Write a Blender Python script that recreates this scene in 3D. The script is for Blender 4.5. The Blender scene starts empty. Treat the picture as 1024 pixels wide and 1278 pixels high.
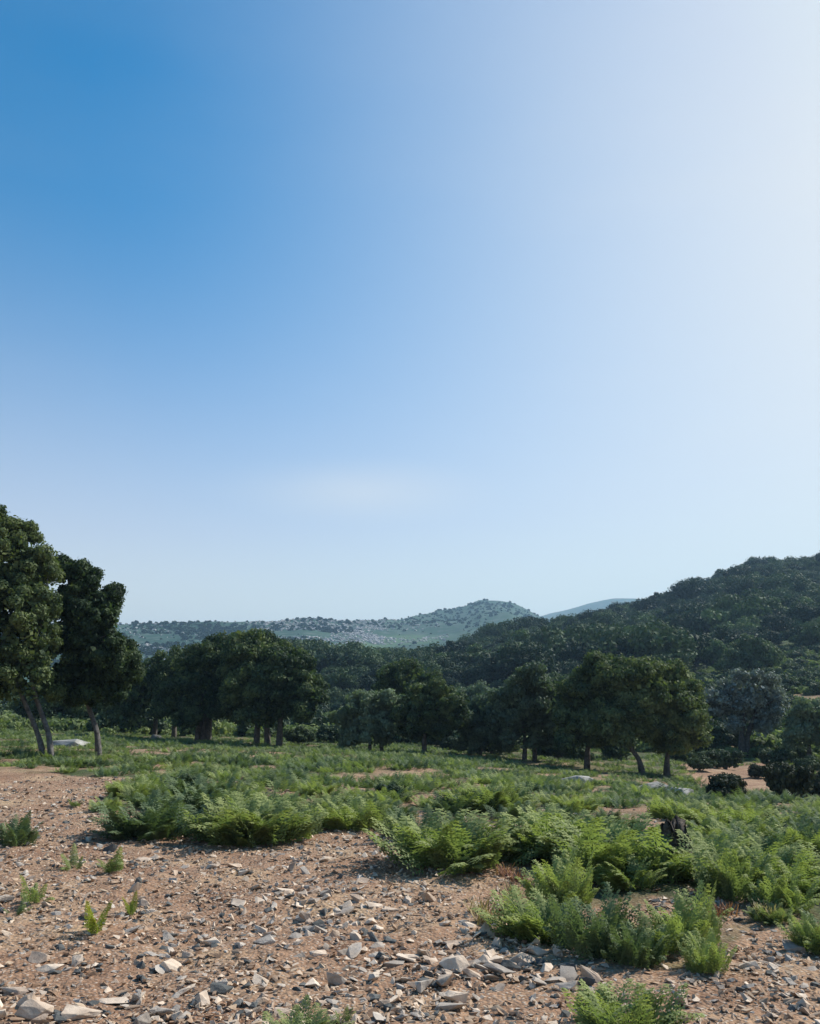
import bpy, math, random
import numpy as np
from mathutils import Vector, Matrix, noise as mnoise

S = bpy.context.scene
COL = S.collection
R = math.radians

# ------------------------------------------------------------------ camera, sky, sun, exposure
CAMZ = 1.65
FPX = 1107.0                     # focal length in photo pixels (photo is 1024 x 1278)
PITCH = math.atan(231.0 / FPX)   # horizon lies at row 870 of the photo
cam_d = bpy.data.cameras.new("camera")
cam = bpy.data.objects.new("camera", cam_d)
COL.objects.link(cam)
S.camera = cam
cam.location = (0, 0, CAMZ)
cam.rotation_euler = (R(90) + PITCH, 0, 0)
cam_d.sensor_fit = 'VERTICAL'
cam_d.sensor_height = 24
cam_d.lens = 12 / math.tan(math.atan(639 / FPX))
cam_d.clip_start = 0.05
cam_d.clip_end = 20000

SUN_AZ, SUN_EL = 62.0, 45.0      # degrees right of the view, above the horizon
world = bpy.data.worlds.new("World")
S.world = world
world.use_nodes = True
wn, wl = world.node_tree.nodes, world.node_tree.links
wn.clear()
out = wn.new('ShaderNodeOutputWorld')
bg = wn.new('ShaderNodeBackground')
sky = wn.new('ShaderNodeTexSky')
sky.sky_type = 'NISHITA'
sky.sun_disc = False
sky.sun_elevation = R(SUN_EL)
sky.sun_rotation = R(SUN_AZ)
sky.altitude = 300
sky.air_density = 1.0
sky.dust_density = 1.0
sky.ozone_density = 1.0
bg.inputs['Strength'].default_value = 0.11
# the same sky, a little more saturated, paling towards the horizon and towards the sun (by direction in the world)
hs = wn.new('ShaderNodeHueSaturation'); hs.inputs['Saturation'].default_value = 2.05; hs.inputs['Value'].default_value = .92
wl.new(sky.outputs[0], hs.inputs['Color'])
wtn = wn.new('ShaderNodeMix'); wtn.data_type = 'RGBA'; wtn.blend_type = 'MULTIPLY'; wtn.inputs[0].default_value = 1
wl.new(hs.outputs[0], wtn.inputs[6]); wtn.inputs[7].default_value = (.40, 1.38, 1.16, 1)
wtc = wn.new('ShaderNodeTexCoord')
wsep = wn.new('ShaderNodeSeparateXYZ'); wl.new(wtc.outputs['Generated'], wsep.inputs[0])
wmr = wn.new('ShaderNodeMapRange'); wmr.interpolation_type = 'LINEAR'
wmr.inputs['From Min'].default_value = .62; wmr.inputs['From Max'].default_value = .0
wmr.inputs['To Min'].default_value = 0; wmr.inputs['To Max'].default_value = 1.0
wl.new(wsep.outputs['Z'], wmr.inputs['Value'])
wdot = wn.new('ShaderNodeVectorMath'); wdot.operation = 'DOT_PRODUCT'
wl.new(wtc.outputs['Generated'], wdot.inputs[0])
wdot.inputs[1].default_value = (math.sin(R(50)) * math.cos(R(24)), math.cos(R(50)) * math.cos(R(24)), math.sin(R(24)))   # the bright, hazy quarter of the sky
wms = wn.new('ShaderNodeMapRange'); wms.interpolation_type = 'LINEAR'
wms.inputs['From Min'].default_value = .45; wms.inputs['From Max'].default_value = 1.0
wl.new(wdot.outputs['Value'], wms.inputs['Value'])
wsq = wn.new('ShaderNodeMath'); wsq.operation = 'POWER'; wsq.inputs[1].default_value = 1.85; wl.new(wms.outputs[0], wsq.inputs[0])
wnz = wn.new('ShaderNodeTexNoise'); wnz.inputs['Scale'].default_value = 2.2; wnz.inputs['Detail'].default_value = 5
wmap = wn.new('ShaderNodeMapping'); wmap.inputs['Scale'].default_value = (1, 1, 3.5)
wl.new(wtc.outputs['Generated'], wmap.inputs[0]); wl.new(wmap.outputs[0], wnz.inputs['Vector'])
wnr = wn.new('ShaderNodeMapRange'); wnr.inputs['From Max'].default_value = .8
wnr.inputs['To Max'].default_value = .03; wnr.inputs['From Min'].default_value = .53
wl.new(wnz.outputs['Fac'], wnr.inputs['Value'])
wad = wn.new('ShaderNodeMath'); wad.operation = 'ADD'; wad.use_clamp = True
wl.new(wsq.outputs[0], wad.inputs[0]); wl.new(wnr.outputs[0], wad.inputs[1])
# one faint wisp of cloud low over the hills
wcs = wn.new('ShaderNodeVectorMath'); wcs.operation = 'SUBTRACT'; wcs.inputs[1].default_value = (-.056, .974, .225)
wl.new(wtc.outputs['Generated'], wcs.inputs[0])
wcm = wn.new('ShaderNodeVectorMath'); wcm.operation = 'MULTIPLY'; wcm.inputs[1].default_value = (1 / .19, 0, 1 / .05); wl.new(wcs.outputs[0], wcm.inputs[0])
wcl = wn.new('ShaderNodeVectorMath'); wcl.operation = 'LENGTH'; wl.new(wcm.outputs[0], wcl.inputs[0])
wcn = wn.new('ShaderNodeMath'); wcn.operation = 'ADD'; wl.new(wcl.outputs['Value'], wcn.inputs[0]); wl.new(wnz.outputs['Fac'], wcn.inputs[1])
wcr = wn.new('ShaderNodeMapRange'); wcr.interpolation_type = 'SMOOTHSTEP'
wcr.inputs['From Min'].default_value = 1.5; wcr.inputs['From Max'].default_value = .5; wcr.inputs['To Max'].default_value = .30
wl.new(wcn.outputs[0], wcr.inputs['Value'])
wad2 = wn.new('ShaderNodeMath'); wad2.operation = 'ADD'; wad2.use_clamp = True
wl.new(wad.outputs[0], wad2.inputs[0]); wl.new(wcr.outputs[0], wad2.inputs[1]); wad = wad2
wmx = wn.new('ShaderNodeMix'); wmx.data_type = 'RGBA'
whz = wn.new('ShaderNodeMix'); whz.data_type = 'RGBA'
wpw = wn.new('ShaderNodeMath'); wpw.operation = 'POWER'; wpw.inputs[1].default_value = 2.35; wl.new(wmr.outputs[0], wpw.inputs[0])
wl.new(wpw.outputs[0], whz.inputs[0]); wl.new(wtn.outputs[2], whz.inputs[6]); whz.inputs[7].default_value = (8.9, 6.7, 5.7, 1)
wl.new(wad.outputs[0], wmx.inputs[0]); wl.new(whz.outputs[2], wmx.inputs[6]); wmx.inputs[7].default_value = (6.5, 6.3, 5.75, 1)
wl.new(wmx.outputs[2], bg.inputs['Color'])
wl.new(bg.outputs[0], out.inputs['Surface'])

sun_d = bpy.data.lights.new("sun", 'SUN')
sun_d.energy = 4.8
sun_d.angle = R(0.55)
sun_d.color = (1.0, 0.94, 0.86)
sun = bpy.data.objects.new("sun", sun_d)
COL.objects.link(sun)
sdir = Vector((math.sin(R(SUN_AZ)) * math.cos(R(SUN_EL)), math.cos(R(SUN_AZ)) * math.cos(R(SUN_EL)), math.sin(R(SUN_EL))))
sun.rotation_euler = sdir.to_track_quat('Z', 'Y').to_euler()

S.view_settings.view_transform = 'Standard'
S.view_settings.look = 'None'
S.view_settings.exposure = 0.45
S.view_settings.gamma = 1.0
S.view_settings.use_curve_mapping = False
S.render.engine = 'CYCLES'
cy = S.cycles
cy.max_bounces = 5
cy.diffuse_bounces = 2
cy.glossy_bounces = 1
cy.transmission_bounces = 3
cy.transparent_max_bounces = 4
cy.volume_bounces = 0
cy.use_denoising = True
cy.sample_clamp_indirect = 4

# ------------------------------------------------------------------ projection and terrain
def project(x, y, z):
    """world -> photo pixel"""
    c, s = math.cos(PITCH), math.sin(PITCH)
    zz = z - CAMZ
    d = y * c + zz * s
    d = np.maximum(d, 1e-3)
    v = -y * s + zz * c
    return 512 + FPX * x / d, 639 - FPX * v / d

def ray(px, py):
    c, s = math.cos(PITCH), math.sin(PITCH)
    u, v = (px - 512) / FPX, (639 - py) / FPX
    return np.array([u, c - v * s, s + v * c])

KR = np.array([0, 10, 18, 25, 32, 40, 55, 80, 110, 150, 220, 400, 9000.])
KL = np.array([0, 0, 0, .05, 0, -.1, -.3, -.5, 0, 2.0, 4, 6, 6.])
KC = np.array([0, 0, -.1, -.3, -.5, -.9, -1.3, -1.2, 0, 3.5, 7, 9, 9.])
KT = np.array([0, 0, -.4, -.9, -1.5, -1.95, -2.0, -.3, 2.2, 6, 9, 12, 12.])
lr = np.linspace(math.log(1.0), math.log(9000), 1500)
def smooth_tab(k):
    v = np.interp(np.exp(lr), KR, k)
    w = np.hanning(61); w /= w.sum()
    return np.convolve(np.pad(v, 30, mode='edge'), w, mode='valid')
TL, TC, TR_ = smooth_tab(KL), smooth_tab(KC), smooth_tab(KT)

rng0 = np.random.default_rng(5)
_G = rng0.random((256, 256))
def vnoise(x, y):
    x = np.asarray(x, float); y = np.asarray(y, float)
    xi, yi = np.floor(x).astype(int), np.floor(y).astype(int)
    fx, fy = x - xi, y - yi
    fx = fx * fx * (3 - 2 * fx); fy = fy * fy * (3 - 2 * fy)
    a = _G[xi % 256, yi % 256]; b = _G[(xi + 1) % 256, yi % 256]
    c = _G[xi % 256, (yi + 1) % 256]; d = _G[(xi + 1) % 256, (yi + 1) % 256]
    return (a * (1 - fx) + b * fx) * (1 - fy) + (c * (1 - fx) + d * fx) * fy - 0.5
def fbm(x, y, o=4):
    s = 0; a = 1.0
    for k in range(o):
        s = s + a * vnoise(x * 2 ** k + 17.3 * k, y * 2 ** k + 5.1 * k); a *= 0.5
    return s

def ground_h(x, y):
    x = np.asarray(x, float); y = np.asarray(y, float)
    r = np.sqrt(x * x + y * y) + 1e-6
    t = np.clip(x / np.maximum(np.abs(y), .3 * r), -.45, .45)
    L = np.log(np.maximum(r, 1.0))
    hl, hc, hr = np.interp(L, lr, TL), np.interp(L, lr, TC), np.interp(L, lr, TR_)
    h = np.where(t < 0, hc + (hl - hc) * np.minimum(-t / .45, 1), hc + (hr - hc) * np.minimum(t / .35, 1))
    h = h + .10 * fbm(x * .35, y * .35, 3) * np.clip(r / 12, .3, 1) + .045 * fbm(x * 1.9 + 9, y * 1.9, 3) \
        + .6 * fbm(x * .04, y * .04, 3) * np.clip((r - 30) / 60, 0, 1)
    return h

def hit(px, py):
    """where the ray through a photo pixel meets the ground"""
    d = ray(px, py)
    lo = 2.0
    rr = np.exp(np.linspace(math.log(2), math.log(400), 1500))
    X, Y, Z = d[0] * rr / d[1], rr, CAMZ + d[2] * rr / d[1]
    below = np.nonzero(Z < ground_h(X, Y))[0]
    i = below[0] if len(below) else len(rr) - 1
    return float(X[i]), float(Y[i]), float(ground_h(X[i], Y[i]))

def at(px, dist):
    """ground point in the direction of photo column px, at a distance along the view"""
    x = (px - 512) / FPX * dist / math.cos(PITCH) * (1 - 0.0)
    # at the horizon row: u / (c - v s) with v = tan-ish of the pitch
    v = -math.tan(PITCH)
    x = (px - 512) / FPX * dist / (math.cos(PITCH) - v * math.sin(PITCH))
    return x, dist, float(ground_h(x, dist))

def inpoly(px, py, poly):
    px = np.asarray(px, float); py = np.asarray(py, float)
    inside = np.zeros(px.shape, bool)
    n = len(poly)
    for i in range(n):
        x1, y1 = poly[i]; x2, y2 = poly[(i + 1) % n]
        c = ((y1 > py) != (y2 > py)) & (px < (x2 - x1) * (py - y1) / ((y2 - y1) or 1e-9) + x1)
        inside ^= c
    return inside

BARE = [
    [(-900, 4000), (-900, 966), (60, 966), (178, 972), (150, 992), (130, 1006), (128, 1030), (240, 1042), (262, 1052),
     (400, 1038), (425, 1028), (480, 1036), (510, 1062), (590, 1082), (640, 1088), (655, 1104), (632, 1132),
     (652, 1168), (740, 1192), (800, 1206), (860, 1212), (905, 1186), (960, 1150), (1040, 1192), (1900, 1230), (1900, 4000)],
    [(640, 1003), (668, 1000), (664, 1048), (646, 1046)],
    [(850, 955), (965, 952), (975, 985), (930, 1000), (885, 990), (862, 972)],
    [(948, 1022), (972, 1026), (968, 1062), (950, 1056)],
    [(985, 1074), (1060, 1072), (1060, 1092), (985, 1088)],
    [(865, 1112), (940, 1118), (900, 1165), (862, 1148)],
    [(335, 978), (375, 976), (378, 992), (345, 995)],
    [(655, 1085), (705, 1096), (690, 1112), (645, 1112)], [(812, 1118), (850, 1122), (846, 1158), (800, 1150)], [(540, 990), (575, 992), (570, 1004), (540, 1002)],
    [(700, 1010), (730, 1015), (725, 1030), (700, 1026)], [(180, 955), (215, 955), (215, 966), (185, 966)],
    [(985, 868), (1080, 868), (1080, 886), (990, 888)], [(590, 1050), (650, 1040), (655, 1090), (600, 1085)],
]
def bare(x, y):
    z = ground_h(x, y)
    px, py = project(np.asarray(x, float), np.asarray(y, float), z)
    j = 14 * vnoise(np.asarray(x) * 2.3, np.asarray(y) * 2.3)
    m = np.zeros(np.shape(px), bool)
    for p in BARE:
        m |= inpoly(px + j, py + j * .6, p)
    m |= np.asarray(y) < 3
    # dry patches in the far meadow
    m |= (np.asarray(y) > 60) & (fbm(np.asarray(x) * .05 + 3, np.asarray(y) * .05, 3) > .42)
    return m

# ------------------------------------------------------------------ materials
def mat(name):
    m = bpy.data.materials.new(name); m.use_nodes = True
    n, l = m.node_tree.nodes, m.node_tree.links
    n.clear()
    o = n.new('ShaderNodeOutputMaterial')
    return m, n, l, o
def ramp(n, stops):
    r = n.new('ShaderNodeValToRGB')
    e = r.color_ramp.elements
    e[0].position, e[0].color = stops[0][0], (*stops[0][1], 1)
    e[1].position, e[1].color = stops[1][0], (*stops[1][1], 1)
    for p, c in stops[2:]:
        k = e.new(p); k.color = (*c, 1)
    return r
def noise_node(n, l, scale, detail=4, src=None, rough=.55):
    t = n.new('ShaderNodeTexNoise'); t.inputs['Scale'].default_value = scale
    t.inputs['Detail'].default_value = detail; t.inputs['Roughness'].default_value = rough
    if src: l.new(src, t.inputs['Vector'])
    return t
def mixc(n, l, f, a, b, mode='MIX'):
    m = n.new('ShaderNodeMix'); m.data_type = 'RGBA'; m.blend_type = mode
    for s, v in ((0, f), (6, a), (7, b)):
        if isinstance(v, (int, float)): m.inputs[s].default_value = v
        elif isinstance(v, tuple): m.inputs[s].default_value = (*v, 1)
        else: l.new(v, m.inputs[s])
    return m.outputs[2]

def leaf_mat(name, dark, mid, light, scale=1.2, trans=.3, obj_var=.25, tip=None, rough=.7):
    m, n, l, o = mat(name)
    tc = n.new('ShaderNodeNewGeometry')
    nz = noise_node(n, l, scale, 3, tc.outputs['Position'])
    rp = ramp(n, [(.3, dark), (.7, light), (.5, mid)])
    oi = n.new('ShaderNodeObjectInfo')
    isl = n.new('ShaderNodeNewGeometry')
    ad = n.new('ShaderNodeMath'); ad.operation = 'MULTIPLY_ADD'
    ad.inputs[1].default_value = obj_var
    l.new(oi.outputs['Random'], ad.inputs[0]); l.new(nz.outputs['Fac'], ad.inputs[2])
    ad2 = n.new('ShaderNodeMath'); ad2.operation = 'MULTIPLY_ADD'; ad2.inputs[1].default_value = .22
    l.new(isl.outputs['Random Per Island'], ad2.inputs[0]); l.new(ad.outputs[0], ad2.inputs[2])
    sb = n.new('ShaderNodeMath'); sb.operation = 'SUBTRACT'; sb.inputs[1].default_value = obj_var / 2 + .11
    l.new(ad2.outputs[0], sb.inputs[0]); l.new(sb.outputs[0], rp.inputs[0])
    colr = rp.outputs[0]
    if tip:
        a = n.new('ShaderNodeAttribute'); a.attribute_name = 'tip'
        colr = mixc(n, l, a.outputs['Fac'], colr, tip)
    b = n.new('ShaderNodeBsdfPrincipled')
    b.inputs['Roughness'].default_value = rough
    b.inputs['Specular IOR Level'].default_value = .18
    l.new(colr, b.inputs['Base Color'])
    t = n.new('ShaderNodeBsdfTranslucent')
    l.new(mixc(n, l, 1.0, colr, (1.0, 1.15, .55), 'MULTIPLY'), t.inputs['Color'])
    mx = n.new('ShaderNodeMixShader'); mx.inputs[0].default_value = trans
    l.new(b.outputs[0], mx.inputs[1]); l.new(t.outputs[0], mx.inputs[2])
    l.new(mx.outputs[0], o.inputs['Surface'])
    return m

def solid_mat(name, stops, scale=3, rough=.85, bump=.3, bscale=20, obj_var=0.0, dist=.02):
    m, n, l, o = mat(name)
    g = n.new('ShaderNodeNewGeometry')
    nz = noise_node(n, l, scale, 6, g.outputs['Position'], .65)
    rp = ramp(n, stops)
    src = nz.outputs['Fac']
    if obj_var:
        oi = n.new('ShaderNodeObjectInfo')
        a = n.new('ShaderNodeMath'); a.operation = 'MULTIPLY_ADD'; a.inputs[1].default_value = obj_var
        l.new(oi.outputs['Random'], a.inputs[0]); l.new(src, a.inputs[2])
        s = n.new('ShaderNodeMath'); s.operation = 'SUBTRACT'; s.inputs[1].default_value = obj_var / 2
        l.new(a.outputs[0], s.inputs[0]); src = s.outputs[0]
    l.new(src, rp.inputs[0])
    b = n.new('ShaderNodeBsdfPrincipled'); b.inputs['Roughness'].default_value = rough
    b.inputs['Specular IOR Level'].default_value = .25
    l.new(rp.outputs[0], b.inputs['Base Color'])
    n2 = noise_node(n, l, bscale, 5, g.outputs['Position'], .7)
    bp = n.new('ShaderNodeBump'); bp.inputs['Strength'].default_value = bump; bp.inputs['Distance'].default_value = dist
    l.new(n2.outputs['Fac'], bp.inputs['Height']); l.new(bp.outputs[0], b.inputs['Normal'])
    l.new(b.outputs[0], o.inputs['Surface'])
    return m

M_OAK = leaf_mat('oak_leaves', (.028, .048, .026), (.066, .100, .046), (.150, .185, .075), 1.3, .30)
M_OAKB = leaf_mat('pale_oak_leaves', (.068, .100, .070), (.120, .165, .108), (.19, .24, .15), 1.2, .30)
M_GREY = leaf_mat('grey_leaves', (.12, .145, .135), (.19, .225, .20), (.27, .31, .27), 1.2, .15)
M_WOOD = leaf_mat('wood_leaves', (.020, .038, .024), (.036, .064, .034), (.066, .104, .046), .12, .12, .6)
M_BUSH = leaf_mat('bush_leaves', (.030, .050, .030), (.052, .082, .044), (.095, .13, .062), .8, .15, .4)
M_DARKB = leaf_mat('dark_bush_leaves', (.026, .036, .024), (.044, .055, .032), (.075, .085, .045), 1.5, .15)
M_FERN = leaf_mat('fern_leaves', (.055, .095, .050), (.120, .175, .075), (.23, .28, .11), 1.1, .38, .6, (.38, .42, .16))
M_FERNY = leaf_mat('young_fern_leaves', (.12, .20, .05), (.19, .27, .06), (.30, .34, .06), 2.5, .4, .2, (.42, .36, .06))
M_FERNB = leaf_mat('blue_fern_leaves', (.055, .090, .055), (.09, .135, .075), (.13, .18, .09), 1.4, .3, .3, (.18, .23, .11))
M_MEAD = leaf_mat('meadow_leaves', (.085, .12, .055), (.145, .195, .08), (.225, .265, .11), .5, .35, .5)
M_RED = leaf_mat('red_leaves', (.16, .07, .055), (.24, .11, .08), (.32, .18, .11), 3, .3)
M_DRY = leaf_mat('dry_grass', (.20, .15, .08), (.30, .23, .13), (.42, .34, .2), 3, .3)
M_BARK = solid_mat('oak_bark', [(.3, (.035, .030, .026)), (.7, (.13, .115, .10))], 7, .9, .8, 22)
M_BARKP = solid_mat('pale_bark', [(.3, (.035, .032, .028)), (.7, (.17, .16, .15))], 9, .9, .8, 25)
M_ROCK = solid_mat('stone', [(.25, (.32, .235, .175)), (.75, (.68, .56, .44)), (.5, (.50, .395, .30))], 9, .85, .5, 45, .35, .012)
M_GROCK = solid_mat('grey_stone', [(.25, (.20, .17, .145)), (.75, (.50, .44, .37)), (.5, (.36, .31, .26))], 9, .85, .5, 45, .3, .012)
M_DROCK = solid_mat('dark_stone', [(.25, (.04, .045, .045)), (.75, (.15, .15, .14))], 9, .85, .5, 45, .2, .012)
M_PALE = solid_mat('pale_rock', [(.3, (.17, .17, .155)), (.7, (.42, .41, .38))], 2, .85, .5, 12, .2, .03)

def ground_mat():
    m, n, l, o = mat('stony_soil')
    g = n.new('ShaderNodeNewGeometry'); P = g.outputs['Position']
    n1 = noise_node(n, l, .9, 5, P, .6)
    r1 = ramp(n, [(.32, (.20, .112, .068)), (.70, (.38, .27, .165)), (.5, (.275, .168, .105))])
    l.new(n1.outputs['Fac'], r1.inputs[0])
    n2 = noise_node(n, l, 14, 6, P, .7)
    r2 = ramp(n, [(.35, (.55, .5, .46)), (.66, (1.35, 1.33, 1.3)), (.5, (1, 1, 1))])
    l.new(n2.outputs['Fac'], r2.inputs[0])
    c = mixc(n, l, 1.0, r1.outputs[0], r2.outputs[0], 'MULTIPLY')
    v = n.new('ShaderNodeTexVoronoi'); v.inputs['Scale'].default_value = 38; l.new(P, v.inputs['Vector'])
    rv = ramp(n, [(.0, (.44, .37, .30)), (1.0, (.17, .11, .08)), (.5, (.30, .21, .15))])
    sx = n.new('ShaderNodeSeparateColor'); l.new(v.outputs['Color'], sx.inputs[0]); l.new(sx.outputs[0], rv.inputs[0])
    rm = ramp(n, [(.25, (1, 1, 1)), (.45, (0, 0, 0))]); l.new(v.outputs['Distance'], rm.inputs[0])
    c = mixc(n, l, rm.outputs[0], c, rv.outputs[0])
    # litter and low green growth under the bracken
    n3 = noise_node(n, l, 3.0, 6, P, .7)
    r3 = ramp(n, [(.35, (.035, .045, .022)), (.7, (.10, .125, .045)), (.52, (.06, .08, .032))])
    l.new(n3.outputs['Fac'], r3.inputs[0])
    a = n.new('ShaderNodeAttribute'); a.attribute_name = 'veg'
    c = mixc(n, l, a.outputs['Fac'], c, r3.outputs[0])
    b = n.new('ShaderNodeBsdfPrincipled'); b.inputs['Roughness'].default_value = .95
    b.inputs['Specular IOR Level'].default_value = .15
    l.new(c, b.inputs['Base Color'])
    sub = n.new('ShaderNodeMath'); sub.operation = 'SUBTRACT'; l.new(n2.outputs['Fac'], sub.inputs[0]); l.new(v.outputs['Distance'], sub.inputs[1])
    bp = n.new('ShaderNodeBump'); bp.inputs['Strength'].default_value = .7; bp.inputs['Distance'].default_value = .02
    l.new(sub.outputs[0], bp.inputs['Height']); l.new(bp.outputs[0], b.inputs['Normal'])
    l.new(b.outputs[0], o.inputs['Surface'])
    return m
M_SOIL = ground_mat()

# ------------------------------------------------------------------ mesh helpers
def mesh_np(name, verts, faces, m, smooth=False, attr=None):
    """faces: int array (n, k)"""
    me = bpy.data.meshes.new(name)
    verts = np.asarray(verts, np.float32); faces = np.asarray(faces, np.int32)
    nf, k = faces.shape
    me.vertices.add(len(verts)); me.vertices.foreach_set('co', verts.ravel())
    me.loops.add(nf * k); me.loops.foreach_set('vertex_index', faces.ravel())
    me.polygons.add(nf); me.polygons.foreach_set('loop_start', np.arange(0, nf * k, k, dtype=np.int32))
    me.polygons.foreach_set('loop_total', np.full(nf, k, np.int32))
    if smooth: me.polygons.foreach_set('use_smooth', np.ones(nf, bool))
    if attr:
        for an, av in attr.items():
            a = me.attributes.new(an, 'FLOAT', 'POINT'); a.data.foreach_set('value', np.asarray(av, np.float32))
    me.update(calc_edges=True)
    me.materials.append(m)
    return me
def obj(name, me, parent=None, loc=None, rz=0.0, sc=None):
    o = bpy.data.objects.new(name, me); COL.objects.link(o)
    if parent: o.parent = parent
    if loc is not None: o.location = loc
    if rz: o.rotation_euler = (0, 0, rz)
    if sc is not None: o.scale = (sc, sc, sc) if isinstance(sc, (int, float)) else sc
    return o
def tag(o, label, cat, group=None, kind=None):
    if label: o['label'] = label
    if cat: o['category'] = cat
    if group: o['group'] = group
    if kind: o['kind'] = kind
    return o
def thing(name, label, cat, loc, group=None, rz=0, sc=1):
    o = bpy.data.objects.new(name, None); COL.objects.link(o)
    o.empty_display_size = .2
    o.location = loc; o.rotation_euler = (0, 0, rz); o.scale = (sc, sc, sc)
    return tag(o, label, cat, group)
def struct(name, me):
    o = obj(name, me); o['kind'] = 'structure'; return o

def polar_grid(thetas, rs, hf):
    T, Rr = np.meshgrid(thetas, rs, indexing='ij')
    X, Y = Rr * np.sin(T), Rr * np.cos(T)
    Z = hf(X, Y, T, Rr)
    nt, nr = T.shape
    V = np.stack([X, Y, Z], -1).reshape(-1, 3)
    i, j = np.meshgrid(np.arange(nt - 1), np.arange(nr - 1), indexing='ij')
    a = (i * nr + j).ravel()
    F = np.stack([a, a + 1, a + nr + 1, a + nr], -1)[:, ::-1]
    return V, F

# ------------------------------------------------------------------ ground and hills
th = np.concatenate([np.linspace(-math.pi, -.62, 60)[:-1], np.linspace(-.62, .62, 620), np.linspace(.62, math.pi, 60)[1:]])
rs = np.concatenate([[0.01, 1, 2, 2.6], np.exp(np.linspace(math.log(3), math.log(60), 420)), np.exp(np.linspace(math.log(60.5), math.log(9000), 140))])
V, F = polar_grid(th, rs, lambda X, Y, T, Q: ground_h(X, Y) + np.where(Q < 30, .022 * fbm(X * 6, Y * 6, 4), 0))
bm_ = bare(V[:, 0], V[:, 1])
gap = fbm(V[:, 0] * .75 + 31, V[:, 1] * .75, 3)
veg = (1.0 - bm_.astype(float)) * np.where(np.hypot(V[:, 0], V[:, 1]) < 40, np.clip((gap + .16) * 5, .12, 1), 1) * np.where(np.hypot(V[:, 0], V[:, 1]) < 24, np.clip(.72 + 1.3 * fbm(V[:, 0] * 1.1 + 4, V[:, 1] * 1.1, 4), .15, 1), np.clip(.85 + .8 * fbm(V[:, 0] * .3, V[:, 1] * .3, 4), .4, 1))
vg = veg.reshape(len(th), len(rs))
for _ in range(2):
    vg[1:-1, 1:-1] = (vg[1:-1, 1:-1] * 2 + vg[:-2, 1:-1] + vg[2:, 1:-1] + vg[1:-1, :-2] + vg[1:-1, 2:]) / 6
struct('ground', mesh_np('ground', V, F, M_SOIL, True, {'veg': vg.ravel()}))

# silhouettes read off the photo (column -> row), turned into real heights at the ridges' own distances
def col_to_theta(px):
    v = -math.tan(PITCH)
    return np.arctan((np.asarray(px, float) - 512) / FPX / (math.cos(PITCH) - v * math.sin(PITCH)))
def elev(px, py):
    d = [ray(a, b) for a, b in zip(px, py)]
    return np.array([q[2] / math.hypot(q[0], q[1]) for q in d])

wx = [380, 430, 500, 560, 640, 700, 760, 800, 850, 900, 950, 1024, 1150, 1400, 1900]
wy = [846, 842, 838, 834, 818, 802, 788, 778, 766, 748, 728, 714, 702, 690, 700]
WT, WE = col_to_theta(wx), elev(wx, wy)
def wood_R(T): return np.interp(T, WT, [230, 240, 250, 260, 300, 330, 360, 380, 400, 410, 420, 430, 430, 430, 430])
def wood_h(X, Y, T=None, Q=None):
    X = np.asarray(X, float); Y = np.asarray(Y, float)
    T = np.arctan2(X, Y); Q = np.sqrt(X * X + Y * Y)
    Rc = wood_R(T)
    g0 = ground_h(X * 140 / Q, Y * 140 / Q)
    zc = CAMZ + np.interp(T, WT, WE) * Rc
    s = (Q - 135) / (Rc - 135)
    up = g0 - 1.0 + (zc - g0 + 1.0) * np.clip(s, -.3, 1) ** 1.0
    dn = zc - (Q - Rc) * .45
    z = np.where(s < 1, up, dn)
    w = np.clip(s * 3, 0, 1) * np.clip((1.05 - s) * 5, 0, 1)
    z = z + w * (7.0 * fbm(X * .014 + 4, Y * .014, 3) + 9 * (.5 - np.abs(vnoise(X * .022 + 9, Y * .012)) * 2.2) - 3)
    z = np.where(s < 0, g0 - 1.0 + s * 25, z)
    # the hill runs out to the left
    z = z - 60 * np.clip((WT[0] - T) / .1, 0, 1)
    return z
th2 = np.linspace(-.30, 1.0, 260); rs2 = np.linspace(128, 560, 140)
V, F = polar_grid(th2, rs2, wood_h)
M_HILL = solid_mat('hill_scrub', [(.3, (.035, .052, .026)), (.75, (.085, .14, .045)), (.5, (.06, .10, .036))], .12, .95, .5, 1.5, 0, .3)
struct('wooded_hill', mesh_np('wooded_hill', V, F, M_HILL, True))

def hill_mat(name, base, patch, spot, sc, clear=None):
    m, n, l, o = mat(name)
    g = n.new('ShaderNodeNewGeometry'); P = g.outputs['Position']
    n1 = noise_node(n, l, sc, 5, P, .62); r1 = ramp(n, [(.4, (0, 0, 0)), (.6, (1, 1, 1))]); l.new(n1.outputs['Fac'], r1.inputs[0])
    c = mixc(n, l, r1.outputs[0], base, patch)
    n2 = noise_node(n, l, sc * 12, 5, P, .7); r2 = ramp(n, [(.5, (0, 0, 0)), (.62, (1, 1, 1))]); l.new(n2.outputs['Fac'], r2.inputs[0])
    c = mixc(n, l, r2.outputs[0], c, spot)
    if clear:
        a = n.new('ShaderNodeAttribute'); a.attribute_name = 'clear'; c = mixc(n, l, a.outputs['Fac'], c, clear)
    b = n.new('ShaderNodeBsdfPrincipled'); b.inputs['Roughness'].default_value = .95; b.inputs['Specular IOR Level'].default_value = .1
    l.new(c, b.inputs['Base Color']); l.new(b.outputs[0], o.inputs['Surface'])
    return m
rx = [-700, -200, 60, 150, 200, 280, 330, 380, 430, 500, 560, 600, 640, 680, 740, 820, 1000, 1400]
ry = [784, 775, 775, 773, 772, 769, 770, 767, 771, 769, 758, 746, 749, 769, 785, 800, 810, 820]
RT, RE = col_to_theta(rx), elev(rx, ry)
def rocky_R(T): return np.interp(T, col_to_theta([0, 300, 430, 520, 600, 700]), [850, 880, 950, 1150, 1350, 1400])
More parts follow.
